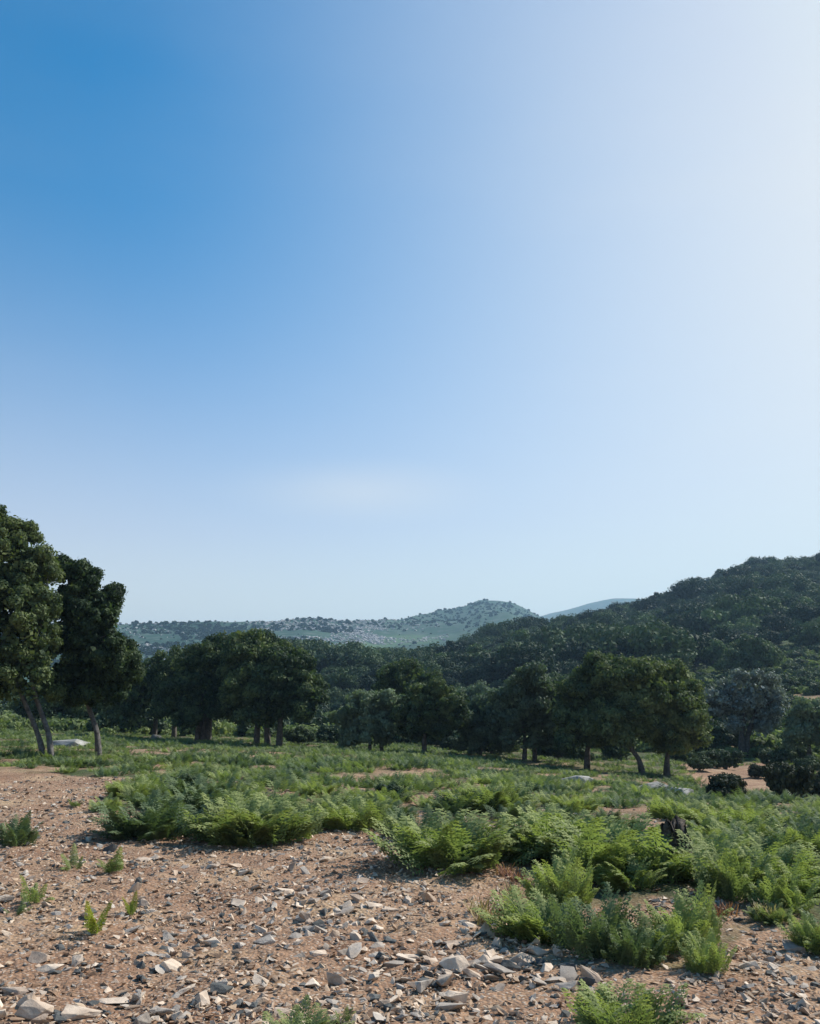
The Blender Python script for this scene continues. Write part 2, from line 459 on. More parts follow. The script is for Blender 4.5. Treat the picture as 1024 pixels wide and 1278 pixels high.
def rocky_h(X, Y, T=None, Q=None):
    T = np.arctan2(X, Y); Q = np.sqrt(X * X + Y * Y)
    Rc = rocky_R(T); zc = CAMZ + np.interp(T, RT, RE) * Rc
    s = (Q - 420) / (Rc - 420)
    z = np.where(s < 1, zc * (.02 + .98 * np.sin(np.clip(s, -.1, 1) * math.pi / 2) ** 1.15 * 1.0) if False else
                 -6 + (zc + 6) * np.sign(s) * np.abs(np.clip(s, -.2, 1)) ** .95, zc - (Q - Rc) * .25)
    w = np.clip(s * 2, 0, 1) * np.clip((1.1 - s) * 6, 0, 1)
    rg = np.abs(vnoise(X * .006 + 2 + Y * .001, Y * .004)) * 2
    z = z + w * (14 * fbm(X * .005, Y * .005, 4) + 10 * rg - 6) * np.clip(Q / 1100, .5, 1.2)
    z = z + .012 * Q / 10 * vnoise(T * 120, Q * .01)
    return z
th3 = np.linspace(-.75, .9, 420); rs3 = np.linspace(400, 1900, 200)
V, F = polar_grid(th3, rs3, rocky_h)
def clearing(x, y, z):
    px, py = project(x, y, z)
    q = ((px - 500) / 55) ** 2 + ((py - 799 + (px - 500) * .05) / 6) ** 2
    q2 = ((px - 455) / 40) ** 2 + ((py - 806) / 4) ** 2
    return .75 * np.clip(1.2 - np.minimum(q, q2) + 1.2 * fbm(x * .02, y * .02, 3), 0, 1)
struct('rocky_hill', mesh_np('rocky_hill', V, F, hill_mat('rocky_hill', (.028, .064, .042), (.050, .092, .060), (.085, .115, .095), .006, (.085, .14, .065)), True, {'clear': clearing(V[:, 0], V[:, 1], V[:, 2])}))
fx = [500, 600, 660, 690, 715, 740, 770, 800, 860, 1000, 1300]
fy = [800, 790, 775, 764, 757, 750, 746, 746, 752, 770, 800]
FT, FE = col_to_theta(fx), elev(fx, fy)
def far_h(X, Y, T, Q):
    zc = CAMZ + np.interp(T, FT, FE) * 2600
    return zc * np.clip(1 - np.abs(Q - 2600) / 700, -.05, 1) + 14 * fbm(X * .004, Y * .004, 4) * np.clip(1 - np.abs(Q - 2600) / 700, 0, 1)
V, F = polar_grid(np.linspace(-.2, .9, 200), np.linspace(1850, 3350, 80), far_h)
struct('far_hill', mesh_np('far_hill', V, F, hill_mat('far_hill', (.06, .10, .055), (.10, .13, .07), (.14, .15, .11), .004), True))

# ------------------------------------------------------------------ leaves, crowns, trunks
def rand_unit(g, n):
    v = g.normal(size=(n, 3)); return v / np.linalg.norm(v, axis=1, keepdims=True)
def leaf_quads(g, C, N, size, aspect=1.7):
    """one pointed leaf (a four-sided face) at each centre, roughly facing N"""
    n = len(C)
    t = np.cross(N, rand_unit(g, n)); t /= np.linalg.norm(t, axis=1, keepdims=True) + 1e-9
    b = np.cross(N, t)
    s = (size * g.uniform(.6, 1.4, n))[:, None]
    A = t * s * aspect * .5; B = b * s * .5
    V = np.stack([C - A, C + B + A * .1, C + A, C - B + A * .1], 1).reshape(-1, 3)
    F = np.arange(4 * n).reshape(n, 4)
    return V, F
def crown(g, ells, nlobe, lobe, leaf, nleaf, flat=.8, fill=.12):
    """ells: (cx, cy, cz, rx, ry, rz) in metres; sub-lobes crowd their shells, leaves crowd the sub-lobes"""
    ells = np.array(ells, float)
    w = (ells[:, 3] * ells[:, 4] * ells[:, 5]) ** (2 / 3); w /= w.sum()
    k = g.choice(len(ells), nlobe, p=w)
    d = rand_unit(g, nlobe); d[:, 2] = np.where(d[:, 2] < -.55, -d[:, 2], d[:, 2])
    d *= g.uniform(.62, .98, (nlobe, 1))
    LC = ells[k, :3] + d * ells[k, 3:6]
    LR = lobe * g.uniform(.55, 1.35, nlobe)
    j = g.choice(nlobe, nleaf, p=LR ** 2 / (LR ** 2).sum())
    u = rand_unit(g, nleaf)
    rad = LR[j][:, None] * np.clip(g.normal(.90, .20, (nleaf, 1)), .3, 1.6)
    C = LC[j] + u * rad * np.array([1, 1, flat])
    N = u + .75 * rand_unit(g, nleaf)
    N /= np.linalg.norm(N, axis=1, keepdims=True)
    nf = int(nleaf * fill)
    k2 = g.choice(len(ells), nf, p=w)
    C2 = ells[k2, :3] + rand_unit(g, nf) * (g.random((nf, 1)) ** .5) * ells[k2, 3:6] * .85
    V1, F1 = leaf_quads(g, C, N, leaf)
    V2, F2 = leaf_quads(g, C2, rand_unit(g, nf), leaf * 2.4, 1.2)
    return np.concatenate([V1, V2]), np.concatenate([F1, F2 + len(V1)]), LC, LR
def tube(pts, rad, seg=8):
    pts = np.array(pts, float); rad = np.array(rad, float)
    # resample smoothly
    n = len(pts); t = np.linspace(0, n - 1, (n - 1) * 4 + 1)
    P = np.stack([np.interp(t, range(n), pts[:, a]) for a in range(3)], 1)
    K = P.copy(); K[1:-1] = (P[:-2] + 2 * P[1:-1] + P[2:]) / 4; P = K
    Q = np.interp(t, range(n), rad)
    V = []
    for i in range(len(P)):
        d = P[min(i + 1, len(P) - 1)] - P[max(i - 1, 0)]; d = d / (np.linalg.norm(d) + 1e-9)
        a = np.cross(d, [0.3, 1, .1]); a /= np.linalg.norm(a); b = np.cross(d, a)
        for s in range(seg):
            ph = 2 * math.pi * s / seg
            rr = Q[i] * (1 + .16 * math.sin(ph * 3 + i * .7) + .08 * math.sin(ph * 5 + i))
            V.append(P[i] + rr * (a * math.cos(ph) + b * math.sin(ph)))
    F = []
    for i in range(len(P) - 1):
        for s in range(seg):
            a = i * seg + s; b = i * seg + (s + 1) % seg
            F.append((a, b, b + seg, a + seg))
    return np.array(V), np.array(F)
def join(parts):
    Vs, Fs, o = [], [], 0
    for v, f in parts:
        Vs.append(v); Fs.append(f + o); o += len(v)
    return np.concatenate(Vs), np.concatenate(Fs)

def build_tree(seed, loc, ells, stems, limbs_to, nlobe, lobe, leaf, nleaf, leafm, barkm, label, name='oak_tree', cat='tree', group=None, fill=.12, trunk_r=.14):
    """stems: list of polylines (metres, local) that start at the ground"""
    g = np.random.default_rng(seed)
    t = thing(name, label, cat, loc, group)
    V, F, LC, LR = crown(g, ells, nlobe, lobe, leaf, nleaf, fill=fill)
    obj('crown', mesh_np('crown', V, F, leafm), t)
    parts = []
    ends = []
    for si, st in enumerate(stems):
        k = len(st)
        rad = np.linspace(trunk_r, trunk_r * .62, k); rad[0] *= 1.35
        st = [(p[0], p[1], p[2] - (.15 if i == 0 else 0)) for i, p in enumerate(st)]
        parts.append(tube(st, rad, 10)); ends.append(np.array(st[-1]))
    order = g.permutation(len(LC))[:limbs_to]
    for i in order:
        e = ends[int(np.argmin([np.linalg.norm((LC[i] - q)[:2]) for q in ends]))]
        mid = e * .5 + LC[i] * .5 + g.normal(size=3) * .18
        mid[2] += .1 * abs(LC[i][2] - e[2])
        parts.append(tube([e - np.array([0, 0, .1]), mid, LC[i]], [trunk_r * .5, trunk_r * .28, trunk_r * .08], 6))
    V, F = join(parts)
    obj('trunk', mesh_np('trunk', V, F, barkm, True), t)
    return t

def px_tree(seed, base, dist, blobs, stems_px, leafm, barkm, label, nleaf=22000, leaf=.11, lobe_px=16, nlobe=70, limbs=14, trunk_px=5, depth=.85, group=None, name='oak_tree', fill=.06):
    """a tree whose base stands at photo column `base`, `dist` metres away; blobs (col, row, half width, half height) give the real
    sizes of its crown, which is then filled out in depth"""
    x, y, z = at(base, dist)
    g = np.random.default_rng(seed + 999)
    def loc(px, py, dy=0):
        d = ray(px, py); k = (y + dy) / d[1]
        return np.array([d[0] * k - x, dy, CAMZ + d[2] * k - z])
    u = y / ray(base, 880)[1] / FPX * 1.0
    ells = []
    for (bx, by, hw, hh) in blobs:
        dy = g.uniform(-.3, .3) * hw * u
        c = loc(bx, by, dy)
        ells.append((c[0], dy, c[2], hw * u, max(hw, hh) * u * depth, hh * u))
    for e in list(ells):
        for q in range(3):
            a = g.uniform(0, 2 * math.pi) if q else g.uniform(math.pi * 1.1, math.pi * 1.9)
            k = g.uniform(.30, .5) if seed > 2 else g.uniform(.18, .32)
            ells.append((e[0] + math.cos(a) * e[3] * .85, e[1] + g.uniform(-.9, .9) * e[4], e[2] + math.sin(a) * e[5] * .85, e[3] * k, e[4] * k, e[5] * k))
    stems = []
    for sp in stems_px:
        stems.append([(loc(sp[0][0], sp[0][1])[0], 0, 0)] + [tuple(loc(a, b, g.uniform(-.15, .15)) ) for a, b in sp[1:]])
    return build_tree(seed, (x, y, z), ells, stems, limbs, nlobe, lobe_px * u, leaf, nleaf, leafm, barkm, label, name, group=group, fill=fill, trunk_r=trunk_px * u)

G_NEAR = 'oaks of the open grove'
px_tree(1, 55, 25.5, [(8, 708, 50, 58), (-35, 698, 60, 70), (36, 728, 38, 48), (8, 775, 62, 66), (45, 800, 32, 60), (-30, 820, 75, 60), (20, 850, 52, 34), (-90, 760, 60, 80), (2, 672, 24, 34)],
        [[(66, 942), (60, 912), (50, 884), (42, 860), (34, 820)], [(57, 943), (48, 918), (38, 892), (22, 855), (6, 800)], [(-8, 935), (-6, 905), (-10, 870), (-20, 820)]],
        M_OAK, M_BARKP, 'tallest oak, cut by the left edge of the photo, with a leaning forked trunk', 150000, .052, 10, 330, 34, 3.3, group=G_NEAR)
px_tree(2, 122, 27.0, [(98, 735, 26, 34), (128, 762, 27, 30), (100, 785, 36, 46), (140, 752, 14, 18), (125, 820, 44, 38), (152, 832, 24, 34), (95, 850, 34, 30), (128, 862, 34, 22), (84, 712, 18, 16)],
        [[(125, 938), (121, 912), (112, 885), (103, 855), (100, 800)]],
        M_OAK, M_BARKP, 'slim oak with a crooked single trunk, right of the tall oak at the left edge', 105000, .052, 8.5, 240, 28, 3.4, group=G_NEAR)
px_tree(3, 192, 52, [(190, 868, 44, 36), (220, 850, 42, 36), (160, 872, 30, 30), (215, 832, 26, 22)], [[(193, 915), (195, 895), (200, 860)], [(218, 914), (218, 890), (225, 860)]],
        M_OAK, M_BARK, 'low dark oak at the left end of the dense oak clump', 51000, 0.081, 8.0, 168, 10, 2.6, group=G_NEAR)
px_tree(4, 256, 49, [(262, 850, 54, 46), (300, 838, 46, 46), (250, 872, 50, 30), (262, 822, 30, 24)], [[(247, 920), (250, 895), (255, 860)], [(260, 921), (262, 890), (275, 850)], [(254, 920), (256, 890), (240, 860)]],
        M_OAK, M_BARK, 'broad dark oak with a thick clustered trunk in the middle of the dense clump', 71400, 0.081, 8.8, 210, 14, 3.4, group=G_NEAR)
px_tree(5, 330, 47, [(318, 832, 42, 42), (345, 838, 38, 40), (330, 870, 48, 32), (310, 808, 28, 18)], [[(321, 920), (322, 895), (318, 860)], [(335, 919), (333, 893), (336, 860)]],
        M_OAK, M_BARK, 'dark round-topped oak forming the highest point of the dense clump', 61200, 0.081, 8.8, 196, 12, 3.2, group=G_NEAR)
px_tree(6, 350, 46, [(368, 850, 32, 38), (380, 860, 20, 34), (352, 872, 36, 28), (364, 824, 22, 18)], [[(349, 926), (350, 900), (354, 865)]],
        M_OAK, M_BARK, 'dark oak with one straight trunk at the sunlit right end of the dense clump', 47600, 0.081, 8.0, 154, 10, 3.4, group=G_NEAR)
px_tree(7, 465, 46, [(462, 892, 34, 28), (440, 905, 24, 22), (486, 896, 28, 28), (460, 916, 34, 16)], [[(462, 944), (462, 925), (460, 900)], [(478, 944), (475, 925), (480, 900)]],
        M_OAKB, M_BARK, 'small grey-green bushy oak right of the dense clump', 28900, 0.081, 7.2, 125, 10, 2.0, group=G_NEAR, fill=.06)
px_tree(8, 505, 62, [(508, 850, 34, 24), (492, 858, 24, 22), (522, 862, 24, 22)], [[(505, 925), (506, 900), (508, 865)]],
        M_OAK, M_BARK, 'dark flat-topped oak rising behind two smaller oaks at the centre', 28900, 0.096, 7.2, 112, 8, 2.4, group=G_NEAR)
px_tree(9, 530, 45, [(536, 882, 36, 28), (516, 900, 28, 22), (560, 892, 20, 26), (540, 908, 36, 16)], [[(530, 938), (530, 915), (534, 890)]],
        M_OAK, M_BARK, 'small dark oak at the centre with a yellowish sunlit right side', 30600, 0.081, 7.2, 125, 10, 2.6, group=G_NEAR, fill=.08)
px_tree(10, 598, 46, [(606, 900, 30, 30), (590, 912, 24, 24), (626, 886, 26, 26), (612, 922, 38, 18)], [[(600, 944), (600, 925), (606, 900)]],
        M_OAKB, M_BARK, 'bushy oak with foliage almost to the ground, right of the centre', 27200, 0.081, 7.2, 125, 8, 2.0, group=G_NEAR)
px_tree(11, 655, 44, [(662, 872, 42, 32), (640, 890, 38, 34), (694, 876, 36, 36), (668, 905, 56, 26)], [[(655, 952), (656, 925), (650, 890)], [(668, 952), (668, 928), (680, 890)]],
        M_OAKB, M_BARK, 'wide grey-green oak left of the large dark oak pair', 51000, 0.081, 8.0, 182, 12, 2.5, group=G_NEAR, fill=.08)
px_tree(12, 735, 41.5, [(752, 848, 44, 32), (734, 882, 36, 40), (778, 862, 38, 40), (722, 910, 32, 24)], [[(733, 958), (734, 930), (745, 890)]],
        M_OAK, M_BARK, 'large dark oak with a vertical trunk, left one of the big pair', 64600, 0.078, 8.8, 210, 14, 3.2, group=G_NEAR)
px_tree(13, 800, 40, [(800, 855, 36, 34), (790, 890, 42, 34), (765, 905, 34, 22)], [[(804, 972), (799, 950), (786, 932), (782, 900)]],
        M_OAK, M_BARK, 'dark oak with a strongly bent trunk between the two upright trunks', 47600, 0.078, 8.8, 182, 12, 3.4, group=G_NEAR)
px_tree(14, 833, 40.5, [(836, 858, 34, 34), (852, 892, 28, 34), (826, 908, 40, 26)], [[(833, 972), (833, 945), (836, 905)]],
        M_OAK, M_BARK, 'dark oak with a straight trunk, right one of the big pair', 51000, 0.078, 8.8, 182, 12, 3.4, group=G_NEAR)
px_tree(15, 927, 55, [(935, 858, 40, 22), (912, 880, 28, 26), (960, 878, 30, 28), (935, 890, 36, 24)], [[(927, 945), (926, 915), (930, 885)], [(930, 945), (934, 915), (945, 885)]],
        M_GREY, M_BARK, 'silvery grey tree with a domed crown on the right', 37400, 0.089, 7.2, 154, 14, 3.6, group=G_NEAR, fill=.05)
px_tree(16, 1010, 50, [(1012, 905, 26, 26), (1030, 900, 26, 30), (1000, 920, 18, 18)], [[(1010, 948), (1010, 925), (1012, 900)]],
        M_OAKB, M_BARK, 'low green tree cut by the right edge of the photo', 25500, 0.081, 7.2, 112, 8, 2.4, group=G_NEAR)
px_tree(17, 118, 60, [(110, 880, 40, 26), (150, 880, 26, 24), (70, 872, 40, 28)], [[(110, 915), (112, 895), (115, 880)], [(150, 914), (150, 895), (150, 880)]],
        M_OAK, M_BARK, 'dark oak seen behind the crooked trunk on the left', 37400, 0.096, 8.0, 140, 8, 2.4, group=G_NEAR)
px_tree(18, 560, 75, [(575, 880, 26, 16), (600, 872, 24, 16)], [[(575, 905), (576, 890), (580, 880)]],
        M_OAKB, M_BARK, 'pale low tree far back between the centre oaks and the wide grey-green oak', 15300, 0.111, 7.2, 84, 6, 1.8, group=G_NEAR)
px_tree(19, 940, 128, [(940, 812, 24, 18), (925, 825, 26, 14), (955, 822, 22, 16)], [[(940, 842), (940, 830), (940, 815)]],
        leaf_mat('pale_green_leaves', (.055, .085, .04), (.08, .125, .055), (.12, .165, .07), .5, .2), M_BARK, 'pale green tree at the foot of the dark wooded hill', 15300, 0.222, 6.4, 98, 6, 1.6, group=G_NEAR)

# ------------------------------------------------------------------ the wood on the hill
def hill_variant(seed, w, h, m, nleaf=3200, leaf=.42):
    g = np.random.default_rng(seed)
    ells = [(g.uniform(-.4, .4) * w, g.uniform(-.4, .4) * w, h * g.uniform(.35, .68), w * g.uniform(.18, .36), w * g.uniform(.18, .36), h * g.uniform(.2, .34)) for _ in range(6)]
    V, F, LC, LR = crown(g, ells, 46, w * .11, leaf, nleaf, fill=.15)
    cm = mesh_np('hill_crown', V, F, m)
    parts = [tube([(0, 0, -.6), (.1, 0, h * .25), (.2, .1, h * .5)], [.28, .2, .14], 6)]
    for i in range(5):
        parts.append(tube([(.15, .05, h * .35), tuple(LC[i] * .6 + np.array([0, 0, .3 * h]) * .4), tuple(LC[i])], [.13, .08, .03], 5))
    V, F = join(parts)
    return cm, mesh_np('hill_trunk', V, F, M_BARK, True)
M_WOOD2 = leaf_mat('bright_wood_leaves', (.045, .075, .035), (.07, .115, .05), (.10, .155, .065), .15, .2, .5)
HV = [hill_variant(100 + i, 8.2 + 1.6 * (i % 3), 5.0 + 1.0 * (i % 4), M_WOOD2 if i >= 5 else M_WOOD, 4200, .30) for i in range(7)]
g = np.random.default_rng(77)
cand = []
tries = 0
px_l, py_l = [], []
pts = []
cell = {}
while tries < 90000 and len(pts) < 2300:
    tries += 1
    T = g.uniform(col_to_theta(340), col_to_theta(1180)); Q = math.sqrt(g.uniform(132 ** 2, 435 ** 2))
    x, y = Q * math.sin(T), Q * math.cos(T)
    if Q > wood_R(T) + 14: continue
    sp = 3.9 if g.random() < .7 else 5.5
    # clearings at the near right field and on the meadow at the foot
    if Q < 172 and T > col_to_theta(925): continue
    if Q < 152 and T > col_to_theta(850): continue
    if Q < 150 + 10 * fbm(x * .05, y * .05, 2) and g.random() < .35: continue
    key = (int(x // 8), int(y // 8)); ok = True
    for a in (-1, 0, 1):
        for b in (-1, 0, 1):
            for q in cell.get((key[0] + a, key[1] + b), ()):
                if (q[0] - x) ** 2 + (q[1] - y) ** 2 < sp * sp: ok = False
    if not ok: continue
    z = max(float(wood_h(x, y)), float(ground_h(x, y)))
    cell.setdefault(key, []).append((x, y)); pts.append((Q, x, y, z, g.uniform(.6, 1.15) * (1 + 1.1 * float(np.clip(fbm(x * .03, y * .03, 2), -.35, .5))) * (.85 if Q > 300 else 1), g.uniform(0, 6.28), int(g.integers(5)) if g.random() < (.93 if T < .22 or Q > 230 else .6) else 5 + int(g.integers(2))))
pts.sort()
NIND = 285
def hw_label(px, py, Q):
    if px < 640: return 'dark round evergreen in the row of trees closing the meadow at the centre'
    if px < 850: return 'dark evergreen on the lower slope of the wooded hill, behind the big oaks'
    return 'dark evergreen on the lower slope of the wooded hill at the far right'
inst_pts = []
cnt = 0
for (Q, x, y, z, sc, rz, vi) in pts:
    px, py = project(x, y, z + 4)
    if cnt < NIND and -20 < px < 1050:
        t = thing('evergreen_tree', hw_label(px, py, Q), 'tree', (x, y, z), 'trees of the wood on the hillside', rz, sc)
        obj('crown', HV[vi][0], t); obj('trunk', HV[vi][1], t); cnt += 1
    else:
        inst_pts.append((x, y, z, sc, rz, vi))

# ------------------------------------------------------------------ scattering of uncountable stuff: one object with geometry nodes
def hidden_variants(name, meshes):
    c = bpy.data.collections.new(name)
    for i, me in enumerate(meshes):
        o = bpy.data.objects.new(f'{name}_{i:02d}', me); c.objects.link(o)
    return c
def scatter(name, label, coll, P, nvar, group=None):
    """P rows: x y z scale rot variant (tilt optional)"""
    P = np.array(P, np.float64)
    me = bpy.data.meshes.new(name)
    me.vertices.add(len(P)); me.vertices.foreach_set('co', P[:, :3].astype(np.float32).ravel())
    def fa(n, v, ty='FLOAT', key='value'):
        a = me.attributes.new(n, ty, 'POINT'); a.data.foreach_set(key, v)
    fa('sc', P[:, 3].astype(np.float32))
    rot = np.zeros((len(P), 3), np.float32); rot[:, 2] = P[:, 4]
    if P.shape[1] > 6: rot[:, 0] = P[:, 6]; rot[:, 1] = P[:, 7]
    fa('rot', rot.ravel(), 'FLOAT_VECTOR', 'vector')
    fa('vi', P[:, 5].astype(np.int32), 'INT')
    o = obj(name, me)
    if label: o['label'] = label
    o['kind'] = 'stuff'
    nt = bpy.data.node_groups.new(name + '_nodes', 'GeometryNodeTree')
    nt.interface.new_socket('Geometry', in_out='INPUT', socket_type='NodeSocketGeometry')
    nt.interface.new_socket('Geometry', in_out='OUTPUT', socket_type='NodeSocketGeometry')
    N, L = nt.nodes, nt.links
    gi, go = N.new('NodeGroupInput'), N.new('NodeGroupOutput')
    ci = N.new('GeometryNodeCollectionInfo'); ci.inputs['Collection'].default_value = coll
    ci.inputs['Separate Children'].default_value = True; ci.inputs['Reset Children'].default_value = True
    ip = N.new('GeometryNodeInstanceOnPoints'); ip.inputs['Pick Instance'].default_value = True
    def na(nm, ty):
        a = N.new('GeometryNodeInputNamedAttribute'); a.data_type = ty; a.inputs['Name'].default_value = nm; return a.outputs['Attribute']
    L.new(gi.outputs[0], ip.inputs['Points']); L.new(ci.outputs[0], ip.inputs['Instance'])
    L.new(na('vi', 'INT'), ip.inputs['Instance Index'])
    er = N.new('FunctionNodeEulerToRotation'); L.new(na('rot', 'FLOAT_VECTOR'), er.inputs[0]); L.new(er.outputs[0], ip.inputs['Rotation'])
    L.new(na('sc', 'FLOAT'), ip.inputs['Scale']); L.new(ip.outputs[0], go.inputs[0])
    md = o.modifiers.new('scatter', 'NODES'); md.node_group = nt
    return o
tw = hidden_variants('wood_source', [v[0] for v in HV])
scatter('hillside_wood', 'dense dark evergreen wood on the upper slope of the hill', tw, inst_pts, 7)

# scrub and stones of the far rocky hill
def blob_mesh(seed, m, w=1.0, h=.7, n=260, leaf=.22):
    g = np.random.default_rng(seed)
    V, F, _, _ = crown(g, [(0, 0, h * .4, w * .4, w * .4, h * .4)], 9, w * .2, leaf, n, fill=.3)
    return mesh_np('scrub', V, F, m)
def rock_mesh(seed, m, flat=.5, npt=16, bev=True, elong=1.4):
    import bmesh
    g = np.random.default_rng(seed)
    b = bmesh.new()
    for p in rand_unit(g, npt) * g.uniform(.75, 1.0, (npt, 1)):
        b.verts.new((p[0] * .5 * elong, p[1] * .5, p[2] * .5 * flat))
    r = bmesh.ops.convex_hull(b, input=b.verts)
    bmesh.ops.delete(b, geom=[v for v in b.verts if not v.link_faces], context='VERTS')
    if bev:
        bmesh.ops.bevel(b, geom=list(b.edges), offset=.012, segments=1, affect='EDGES', clamp_overlap=True)
        bmesh.ops.subdivide_edges(b, edges=[e for e in b.edges if e.calc_length() > .16], cuts=2, use_grid_fill=True)
        for v in b.verts:
            q = mnoise.noise(v.co * 4 + Vector((seed, 0, 0))) * .03 + mnoise.noise(v.co * 11 + Vector((seed, 3, 0))) * .018
            v.co += v.co.normalized() * q
    me = bpy.data.meshes.new('stone'); b.to_mesh(me); b.free(); me.materials.append(m)
    return me
M_FSCR = leaf_mat('far_scrub', (.022, .044, .032), (.034, .062, .042), (.055, .09, .05), .02, .1, .5)
M_FROCK = solid_mat('far_rock', [(.3, (.22, .22, .22)), (.7, (.40, .39, .375))], .2, .9, .3, 1, .3)
srcs = [blob_mesh(200 + i, M_FSCR) for i in range(4)]
cs = hidden_variants('scrub_source', srcs)
P = []
g = np.random.default_rng(9)
for _ in range(42000):
    T = g.uniform(col_to_theta(-60), col_to_theta(800)); Q = math.sqrt(g.uniform(520 ** 2, 1420 ** 2))
    x, y = Q * math.sin(T), Q * math.cos(T)
    if Q > rocky_R(T) + 20: continue
    dens = .45 if T < col_to_theta(440) else .14
    dens *= 1.7 * np.clip(.35 + fbm(x * .013, y * .009, 3) * 2.2, .04, 1)
    if g.random() < float(clearing(x, y, rocky_h(x, y))): continue
    if g.random() > dens: continue
    P.append((x, y, float(rocky_h(x, y)) - .3, 1.3 + 3.4 * g.random() ** 2, g.uniform(0, 6), int(g.integers(4))))
scatter('hill_scrub', 'dark scrub dotting the distant rocky hill', cs, P, 4)
P = []
for _ in range(26000):
    T = g.uniform(col_to_theta(120), col_to_theta(560)); Q = math.sqrt(g.uniform(560 ** 2, 1100 ** 2))
    x, y = Q * math.sin(T), Q * math.cos(T)
    dn = (.85 if col_to_theta(300) < T < col_to_theta(480) else .18) * float(np.clip(.5 + 2 * fbm(x * .01 + 8, y * .01, 3), 0, 1))
    if Q > rocky_R(T) + 10 or g.random() > dn: continue
    P.append((x, y, float(rocky_h(x, y)) + .2, g.uniform(1.2, 3.8), g.uniform(0, 6), int(g.integers(4))))
cr = hidden_variants('outcrop_source', [rock_mesh(300 + i, M_FROCK, .7, 14, False) for i in range(4)])
scatter('rock_outcrops', 'pale rock outcrops strewn over the distant hill', cr, P, 4)

# ------------------------------------------------------------------ bracken
def frond(g, L, lean, az, npair, detail, w=.34, droop=.9):
    """one fern frond: an arching stem, tapering pairs of side leaflets, each cut into small leaves"""
    n = npair + 3
    s = np.linspace(0, 1, n)
    ang = lean + droop * s ** 1.6                     # from the vertical
    ds = L / (n - 1)
    hx = np.concatenate([[0], np.cumsum(np.sin(ang[:-1]) * ds)]); hz = np.concatenate([[0], np.cumsum(np.cos(ang[:-1]) * ds)])
    ca, sa = math.cos(az), math.sin(az)
    P = np.stack([hx * ca, hx * sa, hz], 1)
    tan = np.stack([np.sin(ang) * ca, np.sin(ang) * sa, np.cos(ang)], 1)
    side = np.array([-sa, ca, 0.0])
    nrm = np.cross(side, tan)
    V, F, T = [], [], []
    def quad(c, a, b, l, wd, tp):
        i = len(V)
        V.extend([c, c + a * l * .45 + b * wd * .5, c + a * l, c + a * l * .45 - b * wd * .5]); F.append((i, i + 1, i + 2, i + 3)); T.extend([tp] * 4)
    # stem
    for i in range(n - 1):
        k = len(V); ww = .006 * (1 - .7 * s[i])
        V.extend([P[i] - side * ww, P[i] + side * ww, P[i + 1] + side * ww * .8, P[i + 1] - side * ww * .8]); F.append((k, k + 1, k + 2, k + 3)); T.extend([.35] * 4)
    for i in range(2, n):
        q = (i - 2) / (n - 3)
        pl = L * w * (1.0 - q) ** .75 * g.uniform(.85, 1.1) + .02
        if q < .12: pl *= .8
        for sg in (-1, 1):
            d = side * sg * .80 + tan[i] * (.5 + .3 * q) + nrm[i] * g.uniform(.05, .38)
            d /= np.linalg.norm(d)
            up = np.cross(d, nrm[i]); up /= np.linalg.norm(up) + 1e-9
            tp = .15 + .6 * q * q
            if detail:
                m = max(3, int(pl / .026))
                for k in range(m):
                    u = (k + .5) / m
                    ll = .046 * (1 - .6 * u) * (.6 + .5 * min(1, pl / .12))
                    c = P[i] + d * pl * u + np.array([0, 0, -.25 * pl * u * u])
                    for s2 in (-1, 1):
                        dd = up * s2 * .85 + d * .5 + nrm[i] * g.uniform(-.1, .35)
                        quad(c, dd / np.linalg.norm(dd), d, ll, .025, min(1, tp + .2 * u))
                quad(P[i] + d * pl * .9, d, up, .03, .012, tp)
            else:
                quad(P[i], d, up, pl, pl * .34, tp)
    return np.array(V), np.array(F), np.array(T)
def fern_clump(seed, m, nf, L, spread, npair, detail, lean=(.05, .5)):
    g = np.random.default_rng(seed)
    Vs, Fs, Ts, o = [], [], [], 0
    for k in range(nf):
        a = g.uniform(0, 2 * math.pi); rr = spread * math.sqrt(g.random())
        ln = g.uniform(*lean) + .35 * rr / max(spread, .01)
        v, f, t = frond(g, L * g.uniform(.55, 1.2), ln, a + g.normal() * 1.1, npair, detail, droop=g.uniform(.4, 1.1))
        v = v + np.array([rr * math.cos(a), rr * math.sin(a), -.03])
        Vs.append(v); Fs.append(f + o); Ts.append(t); o += len(v)
    V = np.concatenate(Vs); V[:, 0] += .10 * V[:, 2]      # the whole stand leans a little with the wind
    return mesh_np('fronds', V, np.concatenate(Fs), m, False, {'tip': np.concatenate(Ts)})

random.seed(3)
FERN_HI = [fern_clump(400 + i, M_FERN if i % 3 else M_FERNB, 46, .35, .27, 8, True, (.0, .5)) for i in range(9)]
FERN_SM = [fern_clump(430 + i, M_FERN, 6, .40, .10, 12, True, (.1, .75)) for i in range(3)]
FERN_YL = [fern_clump(440 + i, M_FERNY, 5, .40, .07, 13, True, (.0, .55)) for i in range(3)]
FERN_LO = [fern_clump(460 + i, [M_FERN, M_FERNB, M_MEAD][i % 3], 46, .32, .34, 7, False, (.0, .6)) for i in range(9)]
MEAD = [fern_clump(480 + i, M_MEAD, 30, .30, .42, 6, False) for i in range(5)]

